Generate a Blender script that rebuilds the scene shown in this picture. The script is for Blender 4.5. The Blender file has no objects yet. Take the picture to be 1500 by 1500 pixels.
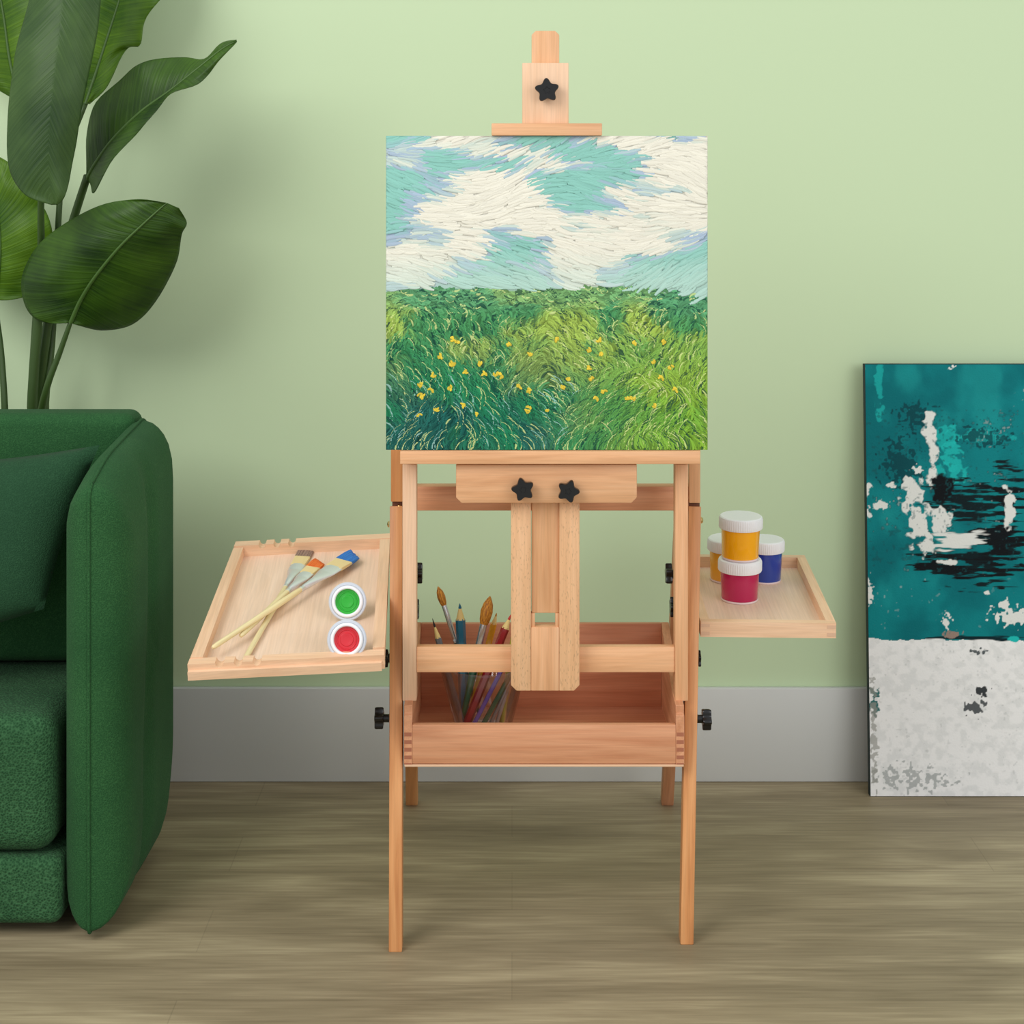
import bpy, bmesh, math, random
import numpy as np
from mathutils import Vector, Matrix, noise
random.seed(7); rng = np.random.RandomState(11)
C = bpy.context.scene.collection
F = 2600.0; H = 1.145; HY = 250.0; D0 = 2.6
WM = {}                                             # world matrices of everything built

def X(px, d): return (px - 750.0) * d / F
def Z(py, d): return H - (py - HY) * d / F
def P(px, py, d): return Vector((X(px, d), d - D0, Z(py, d)))
def lin(r, g, b, a=1.0):
    f = lambda c: (c/255/12.92) if c/255 <= .04045 else ((c/255+.055)/1.055)**2.4
    return (f(r), f(g), f(b), a)

# ------------------------------------------------------------------ materials
def nmat(name):
    m = bpy.data.materials.new(name); m.use_nodes = True
    nt = m.node_tree; b = nt.nodes['Principled BSDF']
    return m, nt, b
def plain(name, rgb, rough=.5, metal=0, spec=.5, coat=0):
    m, nt, b = nmat(name)
    b.inputs['Base Color'].default_value = lin(*rgb); b.inputs['Roughness'].default_value = rough
    b.inputs['Metallic'].default_value = metal; b.inputs['Specular IOR Level'].default_value = spec
    b.inputs['Coat Weight'].default_value = coat
    return m
def link(nt, a, b): nt.links.new(a, b)
def wood(name, c1, c2, c3, flecks=0.0, rough=.5, scale=1.0):
    """fine-grained beech: grain runs along the object's own X axis"""
    m, nt, b = nmat(name); N = nt.nodes
    tc = N.new('ShaderNodeTexCoord'); oi = N.new('ShaderNodeObjectInfo')
    off = N.new('ShaderNodeVectorMath'); off.operation = 'SCALE'; off.inputs[0].default_value = (7.1, 3.3, 5.7)
    link(nt, oi.outputs['Random'], off.inputs['Scale'])
    add = N.new('ShaderNodeVectorMath'); add.operation = 'ADD'
    link(nt, tc.outputs['Object'], add.inputs[0]); link(nt, off.outputs[0], add.inputs[1])
    def noi(sc, detail, dist=0):
        mp = N.new('ShaderNodeMapping'); mp.inputs['Scale'].default_value = sc
        link(nt, add.outputs[0], mp.inputs['Vector'])
        n = N.new('ShaderNodeTexNoise'); n.inputs['Scale'].default_value = 1; n.inputs['Detail'].default_value = detail
        n.inputs['Distortion'].default_value = dist
        link(nt, mp.outputs[0], n.inputs['Vector']); return n
    n1 = noi((5*scale, 70*scale, 70*scale), 5, .6)
    n2 = noi((14*scale, 420*scale, 420*scale), 3)
    n3 = noi((1.6, 5, 5), 1)
    r1 = N.new('ShaderNodeValToRGB'); e = r1.color_ramp.elements
    e[0].position = .3; e[0].color = lin(*c1); e[1].position = .72; e[1].color = lin(*c3)
    k = r1.color_ramp.elements.new(.5); k.color = lin(*c2)
    link(nt, n1.outputs['Fac'], r1.inputs['Fac'])
    r2 = N.new('ShaderNodeMapRange'); r2.inputs['From Min'].default_value = .35; r2.inputs['From Max'].default_value = .65
    r2.inputs['To Min'].default_value = .93; r2.inputs['To Max'].default_value = 1.03
    link(nt, n2.outputs['Fac'], r2.inputs['Value'])
    r3 = N.new('ShaderNodeMapRange'); r3.inputs['From Min'].default_value = .3; r3.inputs['From Max'].default_value = .7
    r3.inputs['To Min'].default_value = .94; r3.inputs['To Max'].default_value = 1.05
    link(nt, n3.outputs['Fac'], r3.inputs['Value'])
    mu = N.new('ShaderNodeMath'); mu.operation = 'MULTIPLY'; link(nt, r2.outputs[0], mu.inputs[0]); link(nt, r3.outputs[0], mu.inputs[1])
    last = mu.outputs[0]
    if flecks:
        mp = N.new('ShaderNodeMapping'); mp.inputs['Scale'].default_value = (170, 620, 620)
        link(nt, add.outputs[0], mp.inputs['Vector'])
        vo = N.new('ShaderNodeTexNoise'); vo.inputs['Scale'].default_value = 1; vo.inputs['Detail'].default_value = 0
        link(nt, mp.outputs[0], vo.inputs['Vector'])
        r4 = N.new('ShaderNodeMapRange'); r4.inputs['From Min'].default_value = .66; r4.inputs['From Max'].default_value = .74
        r4.inputs['To Min'].default_value = 1; r4.inputs['To Max'].default_value = 1-flecks
        link(nt, vo.outputs['Fac'], r4.inputs['Value'])
        m3 = N.new('ShaderNodeMath'); m3.operation = 'MULTIPLY'; link(nt, last, m3.inputs[0]); link(nt, r4.outputs[0], m3.inputs[1]); last = m3.outputs[0]
    vm = N.new('ShaderNodeVectorMath'); vm.operation = 'SCALE'
    link(nt, r1.outputs[0], vm.inputs[0]); link(nt, last, vm.inputs['Scale'])
    link(nt, vm.outputs[0], b.inputs['Base Color'])
    b.inputs['Roughness'].default_value = rough
    bp = N.new('ShaderNodeBump'); bp.inputs['Strength'].default_value = .12; bp.inputs['Distance'].default_value = .0008
    link(nt, n2.outputs['Fac'], bp.inputs['Height']); link(nt, bp.outputs[0], b.inputs['Normal'])
    return m
def fabric(name, rgb, rgb2, wscale=260, bump=.5):
    m, nt, b = nmat(name); N = nt.nodes
    tc = N.new('ShaderNodeTexCoord')
    v = N.new('ShaderNodeTexVoronoi'); v.inputs['Scale'].default_value = wscale
    link(nt, tc.outputs['Object'], v.inputs['Vector'])
    n = N.new('ShaderNodeTexNoise'); n.inputs['Scale'].default_value = 6; n.inputs['Detail'].default_value = 4
    link(nt, tc.outputs['Object'], n.inputs['Vector'])
    mx = N.new('ShaderNodeMix'); mx.data_type = 'RGBA'; mx.inputs[6].default_value = lin(*rgb); mx.inputs[7].default_value = lin(*rgb2)
    a = N.new('ShaderNodeMath'); a.operation = 'MULTIPLY'; link(nt, v.outputs['Distance'], a.inputs[0]); link(nt, n.outputs['Fac'], a.inputs[1])
    a2 = N.new('ShaderNodeMath'); a2.operation = 'MULTIPLY'; a2.inputs[1].default_value = 2.0; link(nt, a.outputs[0], a2.inputs[0]); a2.use_clamp = True
    link(nt, a2.outputs[0], mx.inputs[0]); link(nt, mx.outputs[2], b.inputs['Base Color'])
    b.inputs['Roughness'].default_value = .9; b.inputs['Specular IOR Level'].default_value = .15
    b.inputs['Sheen Weight'].default_value = .03; b.inputs['Sheen Roughness'].default_value = .5
    bp = N.new('ShaderNodeBump'); bp.inputs['Strength'].default_value = bump; bp.inputs['Distance'].default_value = .002; bp.invert = True
    link(nt, v.outputs['Distance'], bp.inputs['Height']); link(nt, bp.outputs[0], b.inputs['Normal'])
    return m
def leafmat(name, dark, light):
    m, nt, b = nmat(name); N = nt.nodes
    uv = N.new('ShaderNodeUVMap'); uv.uv_map = 'UVMap'
    sp = N.new('ShaderNodeSeparateXYZ'); link(nt, uv.outputs[0], sp.inputs[0])
    # side veins: lines that sweep from the midrib (v=.5) outwards and forwards
    ab = N.new('ShaderNodeMath'); ab.operation = 'ABSOLUTE'
    s5 = N.new('ShaderNodeMath'); s5.operation = 'SUBTRACT'; s5.inputs[1].default_value = .5
    link(nt, sp.outputs['Y'], s5.inputs[0]); link(nt, s5.outputs[0], ab.inputs[0])
    m1 = N.new('ShaderNodeMath'); m1.operation = 'MULTIPLY_ADD'; m1.inputs[1].default_value = -.18
    link(nt, ab.outputs[0], m1.inputs[0]); link(nt, sp.outputs['X'], m1.inputs[2])
    cb = N.new('ShaderNodeCombineXYZ'); link(nt, m1.outputs[0], cb.inputs[0])
    wv = N.new('ShaderNodeTexNoise'); wv.inputs['Scale'].default_value = 75; wv.inputs['Detail'].default_value = 2
    sgn = N.new('ShaderNodeMath'); sgn.operation = 'MULTIPLY'; sgn.inputs[1].default_value = .015
    link(nt, sp.outputs['Y'], sgn.inputs[0]); link(nt, sgn.outputs[0], cb.inputs[1])
    link(nt, cb.outputs[0], wv.inputs['Vector'])
    tc = N.new('ShaderNodeTexCoord')
    n = N.new('ShaderNodeTexNoise'); n.inputs['Scale'].default_value = 9; n.inputs['Detail'].default_value = 3
    link(nt, tc.outputs['Object'], n.inputs['Vector'])
    ad = N.new('ShaderNodeMath'); ad.operation = 'MULTIPLY_ADD'; ad.inputs[1].default_value = .45
    link(nt, wv.outputs['Fac'], ad.inputs[0]); link(nt, n.outputs['Fac'], ad.inputs[2])
    rp = N.new('ShaderNodeValToRGB'); rp.color_ramp.elements[0].position = .48; rp.color_ramp.elements[0].color = lin(*dark)
    rp.color_ramp.elements[1].position = .95; rp.color_ramp.elements[1].color = lin(*light)
    link(nt, ad.outputs[0], rp.inputs['Fac']); link(nt, rp.outputs[0], b.inputs['Base Color'])
    b.inputs['Roughness'].default_value = .48; b.inputs['Specular IOR Level'].default_value = .3
    bp = N.new('ShaderNodeBump'); bp.inputs['Strength'].default_value = .5; bp.inputs['Distance'].default_value = .003
    link(nt, wv.outputs['Fac'], bp.inputs['Height']); link(nt, bp.outputs[0], b.inputs['Normal'])
    return m
def attrmat(name, rough=.55, bump=0, bs=300):
    m, nt, b = nmat(name); N = nt.nodes
    a = N.new('ShaderNodeVertexColor'); a.layer_name = 'Col'
    link(nt, a.outputs['Color'], b.inputs['Base Color']); b.inputs['Roughness'].default_value = rough
    b.inputs['Specular IOR Level'].default_value = .12
    if bump:
        tc = N.new('ShaderNodeTexCoord'); n = N.new('ShaderNodeTexNoise'); n.inputs['Scale'].default_value = bs; n.inputs['Detail'].default_value = 3
        link(nt, tc.outputs['Object'], n.inputs['Vector'])
        bp = N.new('ShaderNodeBump'); bp.inputs['Strength'].default_value = bump; bp.inputs['Distance'].default_value = .001
        link(nt, n.outputs['Fac'], bp.inputs['Height']); link(nt, bp.outputs[0], b.inputs['Normal'])
    return m
M_BEECH = wood('beech', (214,158,112), (228,174,128), (236,186,142), rough=.5)
M_FLECK = wood('beech_flecked', (222,172,126), (232,184,138), (238,192,148), flecks=.22, rough=.5)
M_LEG = wood('beech_warm', (196,128,76), (214,148,92), (226,164,108), rough=.45)
M_ROSE = wood('beech_rosy', (200,134,94), (214,152,112), (224,164,124), rough=.5)
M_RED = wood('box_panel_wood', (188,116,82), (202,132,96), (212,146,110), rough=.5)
M_PALE = wood('beech_pale', (228,184,146), (236,196,160), (242,204,170), rough=.5)
M_SLIDE = wood('beech_slide', (210, 154, 108), (222, 170, 124), (230, 180, 138), rough=.5)
M_PLY = wood('tray_plywood', (230,198,170), (236,206,180), (240,212,188), rough=.55, scale=.8)
M_END = plain('end_grain', (168,104,76), .6)
M_BLACK = plain('black_plastic', (16,17,18), .28)
M_BRASS = plain('brass', (212,180,120), .3, 1)
M_STEEL = plain('steel', (216, 219, 224), .24, .85); M_FERR = plain('brushed_ferrule', (226, 229, 234), .3, .6)
M_DARKGAP = plain('dark_hinge_wood', (104,58,32), .6)

# ------------------------------------------------------------------ mesh helpers
def finish(o, label=None, cat=None, group=None, kind=None):
    if label: o['label'] = label
    if cat: o['category'] = cat
    if group: o['group'] = group
    if kind: o['kind'] = kind
    return o
def obj(name, bm, mats, parent=None, M=None, smooth=False, angle=35):
    if M is None:
        vs = [v.co for v in bm.verts]
        lo = Vector((min(v.x for v in vs), min(v.y for v in vs), min(v.z for v in vs))); hi = Vector((max(v.x for v in vs), max(v.y for v in vs), max(v.z for v in vs)))
        M = Matrix.Translation(Vector(((lo.x+hi.x)/2, (lo.y+hi.y)/2, lo.z)))
        bm.transform(M.inverted())
    bmesh.ops.recalc_face_normals(bm, faces=bm.faces)
    me = bpy.data.meshes.new(name); bm.to_mesh(me); bm.free()
    return link_mesh(name, me, mats, parent, M, smooth, angle)
def link_mesh(name, me, mats, parent, M, smooth=False, angle=35):
    for m in (mats if isinstance(mats, (list, tuple)) else [mats]): me.materials.append(m)
    if smooth:
        for p in me.polygons: p.use_smooth = True
        try: me.set_sharp_from_angle(angle=math.radians(angle))
        except Exception: pass
    o = bpy.data.objects.new(name, me); C.objects.link(o)
    WM[o] = M.copy()
    if parent is not None:
        o.parent = parent; o.matrix_basis = WM[parent].inverted() @ M
    else: o.matrix_basis = M
    return o
def thing(name, loc, label, cat, group=None, parent=None, M=None):
    o = bpy.data.objects.new(name, None); C.objects.link(o); o.empty_display_size = .05
    W = M.copy() if M is not None else Matrix.Translation(loc)
    WM[o] = W
    if parent is not None: o.parent = parent; o.matrix_basis = WM[parent].inverted() @ W
    else: o.matrix_basis = W
    return finish(o, label, cat, group)
def prism(pts, t, bev=0, seg=2):
    """polygon in local XY, extruded to z in [0,t]"""
    bm = bmesh.new(); n = len(pts)
    a = [bm.verts.new((p[0], p[1], 0)) for p in pts]; b = [bm.verts.new((p[0], p[1], t)) for p in pts]
    bm.faces.new(a); bm.faces.new(b)
    for i in range(n): bm.faces.new((a[i], a[(i+1) % n], b[(i+1) % n], b[i]))
    bmesh.ops.recalc_face_normals(bm, faces=bm.faces)
    if bev: bmesh.ops.bevel(bm, geom=list(bm.edges), offset=bev, segments=seg, profile=.5, affect='EDGES')
    return bm
def boxbm(lo, hi, bev=0, seg=2):
    bm = prism([(lo[0], lo[1]), (hi[0], lo[1]), (hi[0], hi[1]), (lo[0], hi[1])], hi[2]-lo[2], 0)
    bmesh.ops.translate(bm, verts=bm.verts, vec=(0, 0, lo[2]))
    if bev: bmesh.ops.bevel(bm, geom=list(bm.edges), offset=bev, segments=seg, profile=.5, affect='EDGES')
    return bm
def merge(bm, other, mat=0, M=None):
    if M is not None: other.transform(M)
    vm = {v: bm.verts.new(v.co) for v in other.verts}
    for f in other.faces:
        nf = bm.faces.new([vm[v] for v in f.verts]); nf.material_index = mat; nf.smooth = f.smooth
    other.free(); return bm
def slab(name, pts, d, t, mat, parent, grain='x', bev=.0012, dz=0):
    """upright board whose front outline is given (photo px at depth d); t = thickness backwards"""
    w = [P(p[0], p[1], d) for p in pts]
    if len(pts) == 2: w = [Vector((w[0].x, 0, w[0].z)), Vector((w[1].x, 0, w[0].z)), Vector((w[1].x, 0, w[1].z)), Vector((w[0].x, 0, w[1].z))]
    cx = sum(v.x for v in w)/len(w); cz = sum(v.z for v in w)/len(w)
    if grain == 'x':
        q = [(v.x-cx, v.z-cz) for v in w]; R = Matrix(((1,0,0),(0,0,-1),(0,1,0))).to_4x4()      # local X=wX, Y=wZ, Z=-wY
    else:
        q = [(v.z-cz, -(v.x-cx)) for v in w]; R = Matrix(((0,-1,0),(0,0,-1),(1,0,0))).to_4x4()   # local X=wZ, Y=-wX, Z=-wY
    bm = prism(q, t, bev)
    bmesh.ops.translate(bm, verts=bm.verts, vec=(0, 0, -t))
    M = Matrix.Translation((cx, d-D0, cz)) @ R
    return obj(name, bm, mat, parent, M, smooth=True, angle=30)
def chamf(x0, y0, x1, y1, c, corners='bl br'):
    out = []
    if 'tl' in corners: out += [(x0, y0+c), (x0+c, y0)]
    else: out.append((x0, y0))
    if 'tr' in corners: out += [(x1-c, y0), (x1, y0+c)]
    else: out.append((x1, y0))
    if 'br' in corners: out += [(x1, y1-c), (x1-c, y1)]
    else: out.append((x1, y1))
    if 'bl' in corners: out += [(x0+c, y1), (x0, y1-c)]
    else: out.append((x0, y1))
    return out
def frame_to(p0, p1, side=Vector((1, 0, 0))):
    x = (p1-p0).normalized(); y = (side - x*side.dot(x)).normalized(); z = x.cross(y)
    return Matrix.Translation(p0) @ Matrix((x, y, z)).transposed().to_4x4()
def loft(secs, n=20, cap=True, hexa=False):
    """sections (x, ry, rz[, cy, cz]) along local X"""
    bm = bmesh.new(); rings = []
    for s in secs:
        x, ry, rz = s[:3]; cy, cz = (s[3], s[4]) if len(s) > 3 else (0, 0)
        rings.append([bm.verts.new((x, cy+ry*math.cos(2*math.pi*k/n), cz+rz*math.sin(2*math.pi*k/n))) for k in range(n)])
    for a, b in zip(rings, rings[1:]):
        for k in range(n): bm.faces.new((a[k], a[(k+1) % n], b[(k+1) % n], b[k]))
    if cap: bm.faces.new(rings[0]); bm.faces.new(rings[-1])
    return bm
def lathe(prof, n=40, ribs=None):
    """(r,z) profile round local Z"""
    bm = bmesh.new(); rings = []
    for i, (r, z) in enumerate(prof):
        if r < 1e-6: rings.append([bm.verts.new((0, 0, z))]); continue
        rr = []
        for k in range(n):
            q = r*(1+(.022 if (ribs and ribs[0] <= i <= ribs[1] and k % 2) else 0))
            rr.append(bm.verts.new((q*math.cos(2*math.pi*k/n), q*math.sin(2*math.pi*k/n), z)))
        rings.append(rr)
    for a, b in zip(rings, rings[1:]):
        if len(a) == 1 and len(b) == 1: continue
        for k in range(n):
            k2 = (k+1) % n
            if len(a) == 1: bm.faces.new((a[0], b[k], b[k2]))
            elif len(b) == 1: bm.faces.new((a[k], a[k2], b[0]))
            else: bm.faces.new((a[k], a[k2], b[k2], b[k]))
    return bm
def tube(pts, rads, n=12):
    bm = bmesh.new(); rings = []
    for i, p in enumerate(pts):
        t = (pts[min(i+1, len(pts)-1)] - pts[max(i-1, 0)]).normalized()
        s = Vector((0, 1, 0)) if abs(t.y) < .9 else Vector((1, 0, 0))
        a = t.cross(s).normalized(); b = t.cross(a)
        rings.append([bm.verts.new(p + a*rads[i]*math.cos(2*math.pi*k/n) + b*rads[i]*math.sin(2*math.pi*k/n)) for k in range(n)])
    for a, b in zip(rings, rings[1:]):
        for k in range(n): bm.faces.new((a[k], a[(k+1) % n], b[(k+1) % n], b[k]))
    bm.faces.new(rings[0]); bm.faces.new(rings[-1]); return bm
def crom(pts, n):
    """Catmull-Rom resample of tuples"""
    out = []; m = len(pts)-1
    for i in range(n):
        t = i/(n-1)*m; k = min(int(t), m-1); u = t-k
        p0, p1, p2, p3 = (pts[max(k-1, 0)], pts[k], pts[k+1], pts[min(k+2, m)])
        out.append(tuple(.5*((2*b)+(-a+c)*u+(2*a-5*b+4*c-e)*u*u+(-a+3*b-3*c+e)*u**3) for a, b, c, e in zip(p0, p1, p2, p3)))
    return out

# ------------------------------------------------------------------ the room
WALL_D = D0*H*1000/(1142-HY)                       # 3.337
wy = WALL_D - D0
m, nt, b = nmat('sage_wall_paint'); N = nt.nodes
tc = N.new('ShaderNodeTexCoord'); n = N.new('ShaderNodeTexNoise'); n.inputs['Scale'].default_value = 60; n.inputs['Detail'].default_value = 5
link(nt, tc.outputs['Object'], n.inputs['Vector'])
bp = N.new('ShaderNodeBump'); bp.inputs['Strength'].default_value = .06; bp.inputs['Distance'].default_value = .002
link(nt, n.outputs['Fac'], bp.inputs['Height']); link(nt, bp.outputs[0], b.inputs['Normal'])
b.inputs['Base Color'].default_value = lin(199, 219, 180); b.inputs['Roughness'].default_value = .7; b.inputs['Specular IOR Level'].default_value = .2
WALLM = m
finish(obj('wall_back', boxbm((-3, wy, 0), (3, wy+.1, 2.8)), WALLM), kind='structure')

m, nt, b = nmat('oak_laminate_floor'); N = nt.nodes
tc = N.new('ShaderNodeTexCoord')
def nz(scale, det, dist=0):
    mp = N.new('ShaderNodeMapping'); mp.inputs['Scale'].default_value = scale; link(nt, tc.outputs['Object'], mp.inputs['Vector'])
    q = N.new('ShaderNodeTexNoise'); q.inputs['Scale'].default_value = 1; q.inputs['Detail'].default_value = det; q.inputs['Distortion'].default_value = dist
    link(nt, mp.outputs[0], q.inputs['Vector']); return q
q1 = nz((1.9, 12, 1), 7, .9); q2 = nz((7, 130, 1), 4, .3); q3 = nz((.9, 4, 1), 2)
rp = N.new('ShaderNodeValToRGB'); e = rp.color_ramp.elements
e[0].position = .30; e[0].color = lin(118, 105, 80); e[1].position = .68; e[1].color = lin(180, 166, 134)
k = e.new(.5); k.color = lin(148, 134, 106)
mxa = N.new('ShaderNodeMath'); mxa.operation = 'MULTIPLY_ADD'; mxa.inputs[1].default_value = .35
link(nt, q2.outputs['Fac'], mxa.inputs[0])
m2 = N.new('ShaderNodeMath'); m2.operation = 'MULTIPLY'; m2.inputs[1].default_value = .65; link(nt, q1.outputs['Fac'], m2.inputs[0]); link(nt, m2.outputs[0], mxa.inputs[2])
link(nt, mxa.outputs[0], rp.inputs['Fac'])
br = N.new('ShaderNodeTexBrick'); br.inputs['Scale'].default_value = 1; br.inputs['Brick Width'].default_value = 1.25; br.inputs['Row Height'].default_value = .15
br.inputs['Mortar Size'].default_value = .0012; br.inputs['Mortar Smooth'].default_value = .5; br.offset = .37
br.inputs['Color1'].default_value = (.95, .95, .95, 1); br.inputs['Color2'].default_value = (1.05, 1.05, 1.05, 1); br.inputs['Mortar'].default_value = (.86, .86, .86, 1)
link(nt, tc.outputs['Object'], br.inputs['Vector'])
mm = N.new('ShaderNodeVectorMath'); mm.operation = 'MULTIPLY'; link(nt, rp.outputs[0], mm.inputs[0]); link(nt, br.outputs['Color'], mm.inputs[1])
link(nt, mm.outputs[0], b.inputs['Base Color']); b.inputs['Roughness'].default_value = .55; b.inputs['Specular IOR Level'].default_value = .3
bp = N.new('ShaderNodeBump'); bp.inputs['Strength'].default_value = .1; bp.inputs['Distance'].default_value = .001
link(nt, q2.outputs['Fac'], bp.inputs['Height']); link(nt, bp.outputs[0], b.inputs['Normal'])
finish(obj('floor', boxbm((-3, -3.2, -.05), (3, wy+.1, 0)), m, M=Matrix.Translation((0, 0, 0))), kind='structure')
zb = Z(1008, WALL_D-.014)
M_BASE = plain('grey_skirting_paint', (206, 208, 204), .5)
finish(obj('baseboard_back', boxbm((-3, wy-.014, 0), (3, wy-.0002, zb), .003), M_BASE, smooth=True), kind='structure')

# ------------------------------------------------------------------ easel
easel = thing('easel', P(790, 1290, 2.9)*1.0, 'beech wood box easel with two side trays holding up the green landscape canvas', 'easel')
WM[easel] = Matrix.Translation((X(791, 2.6), .3, 0)); easel.matrix_basis = WM[easel]

def leg(name, pf, pt, w, t, mat):
    """square leg, bottom cut level with the floor"""
    M = frame_to(pf, pt, Vector((1, 0, 0))); L = (pt-pf).length
    bm = boxbm((0, -w/2, -t/2), (L, w/2, t/2))
    Mi = M.inverted(); up = (Mi.to_3x3() @ Vector((0, 0, 1)))
    for v in bm.verts:
        if v.co.x < .01:
            wz = (M @ v.co).z; v.co.x -= wz/ (M.to_3x3() @ Vector((1, 0, 0))).z
    bmesh.ops.bevel(bm, geom=list(bm.edges), offset=.0015, segments=2, profile=.5, affect='EDGES')
    return obj(name, bm, mat, easel, M, smooth=True)
def fz(px, d): v = P(px, 1000, d); v.z = 0; return v
leg('front_leg', fz(580, 2.615), P(581.2, 742, 2.775), .0195, .03, M_LEG)
leg('front_leg', fz(1005, 2.64), P(1016.5, 742, 2.775), .0195, .03, M_LEG)
leg('rear_leg', fz(603.5, 3.215), P(600, 760, 2.83), .0215, .024, M_LEG)
leg('rear_leg', fz(977, 3.215), P(998, 760, 2.83), .0215, .024, M_ROSE)
slab('upper_post', [(572.5, 420), (590.5, 735)], 2.757, .028, M_LEG, easel, 'z')
slab('upper_post', [(1009.5, 420), (1026, 737)], 2.757, .028, M_BEECH, easel, 'z')
slab('cross_rail', [(590.8, 420), (1009.2, 450)], 2.757, .026, M_BEECH, easel)
slab('cross_rail', [(590.8, 713), (1009.2, 748)], 2.765, .030, M_ROSE, easel)
for px, pb in ((574.5, 592), (1008.5, 1025)):
    slab('hinge', [(px, 730), (pb, 748)], 2.765, .018, M_DARKGAP, easel, bev=.0005)
def screw(p, axis, r=.004):
    M = Matrix.Translation(p) @ Vector(axis).to_track_quat('Z', 'Y').to_matrix().to_4x4()
    bm = lathe([(0, 0), (r, 0), (r, .001), (r*.75, .0026), (r*.3, .0034), (0, .0035)], 20)
    return obj('screw', bm, M_BRASS, easel, M, smooth=True)
screw(P(585, 742, 2.764), (0, -1, 0), .0035)
screw(P(570.3, 768, 2.785), (-1, 0, 0), .005); screw(P(1026.8, 762, 2.785), (1, 0, 0), .005)

# front frame
slab('canvas_ledge', [(586, 661), (1026, 680)], 2.632, .124, M_BEECH, easel)
slab('frame_stile', [(589.5, 680.3), (610, 1027)], 2.685, .03, M_PALE, easel, 'z')
slab('frame_stile', [(989, 680.3), (1008, 1027)], 2.685, .03, M_BEECH, easel, 'z')
slab('lower_rail', [(610.3, 948), (988.7, 985)], 2.688, .018, M_BEECH, easel)
# centre mast
slab('mast_stile', chamf(748.5, 640, 777.8, 1012, 8, 'bl'), 2.665, .021, M_FLECK, easel, 'z')
slab('mast_stile', chamf(819.2, 640, 849, 1012, 8, 'br'), 2.665, .021, M_FLECK, easel, 'z')
slab('mast_block', [(778, 919), (819, 1012)], 2.665, .021, M_BEECH, easel, 'z')
slab('mast_slide', chamf(778.8, 45, 819.2, 898, 6, 'tl tr'), 2.671, .014, M_SLIDE, easel, 'z')
for a, b_ in ((778, 783.5), (813.5, 819)): slab('guide_strip', [(a, 898.5), (b_, 918.7)], 2.669, .014, M_BEECH, easel, 'z', bev=.0005)
slab('clamp_plate', chamf(668, 680.5, 933, 737, 8, 'bl br'), 2.645, .019, M_BEECH, easel)
slab('top_clamp', [(765, 92), (833, 183)], 2.652, .0185, M_PALE, easel, 'z')
slab('clamp_lip', [(720, 180.5), (882, 198.6)], 2.634, .036, M_BEECH, easel)

def starbm(r, th, lobe=.2, n=80):
    pts = []
    for k in range(n):
        a = 2*math.pi*k/n; q = r*(.835+.165*math.cos(5*a)+.012*math.cos(10*a)); pts.append((q*math.cos(a), q*math.sin(a)))
    bm = bmesh.new(); rings = []
    for s, z in ((.94, 0), (1, th*.12), (1, th*.8), (.98, th*.92), (.94, th), (.30, th*1.0), (.27, th*.95)):
        rings.append([bm.verts.new((p[0]*s, p[1]*s, z)) for p in pts])
    for a, b in zip(rings, rings[1:]):
        for k in range(n): bm.faces.new((a[k], a[(k+1) % n], b[(k+1) % n], b[k]))
    bm.faces.new(rings[0]); bm.faces.new(rings[-1]); return bm
def knob(p, axis, r, th, stem, rot=0, stem_r=.007):
    """p = where the bolt leaves the wood; the star head sits stem metres out along axis"""
    q = Vector(axis).to_track_quat('Z', 'Y').to_matrix().to_4x4()
    M = Matrix.Translation(p) @ q @ Matrix.Rotation(rot, 4, 'Z')
    bm = starbm(r, th); bmesh.ops.translate(bm, verts=bm.verts, vec=(0, 0, stem))
    k = obj('star_knob', bm, M_BLACK, easel, M, smooth=True, angle=28)
    st = loft([(0, stem_r, stem_r), (stem+.001, stem_r, stem_r)], 20); st.transform(Matrix.Rotation(-math.pi/2, 4, 'Y'))
    st2 = obj('knob_stem', st, M_BLACK, k, M, smooth=True)
    return k
FR = (0, -1, 0)
knob(P(766, 714.5, 2.645), FR, .0172, .011, .008, math.radians(90+14))
knob(P(832, 717, 2.645), FR, .0168, .011, .008, math.radians(90-20))
knob(P(801, 133, 2.652), FR, .0182, .011, .008, math.radians(90+4))
# bolts through the legs
knob(P(570.0, 1052, 2.70), (-1, 0, 0), .0165, .013, .0085, .3, .0062)
knob(P(1020.5, 1053, 2.70), (1, 0, 0), .0165, .013, .0085, .7, .0062)
knob(P(592, 839, 2.765), (1, 0, 0), .0165, .009, .0195, .5)
knob(P(1005.5, 841, 2.765), (-1, 0, 0), .0165, .010, .0225, .5)
knob(P(592, 893, 2.765), (1, 0, 0), .016, .005, .018, .2)
knob(P(1004.5, 889, 2.765), (-1, 0, 0), .016, .006, .0185, .2)
knob(P(570.5, 964, 2.755), (-1, 0, 0), .014, .008, .002, .2)
knob(P(1021.5, 965, 2.76), (1, 0, 0), .013, .004, .001, .2)

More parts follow.
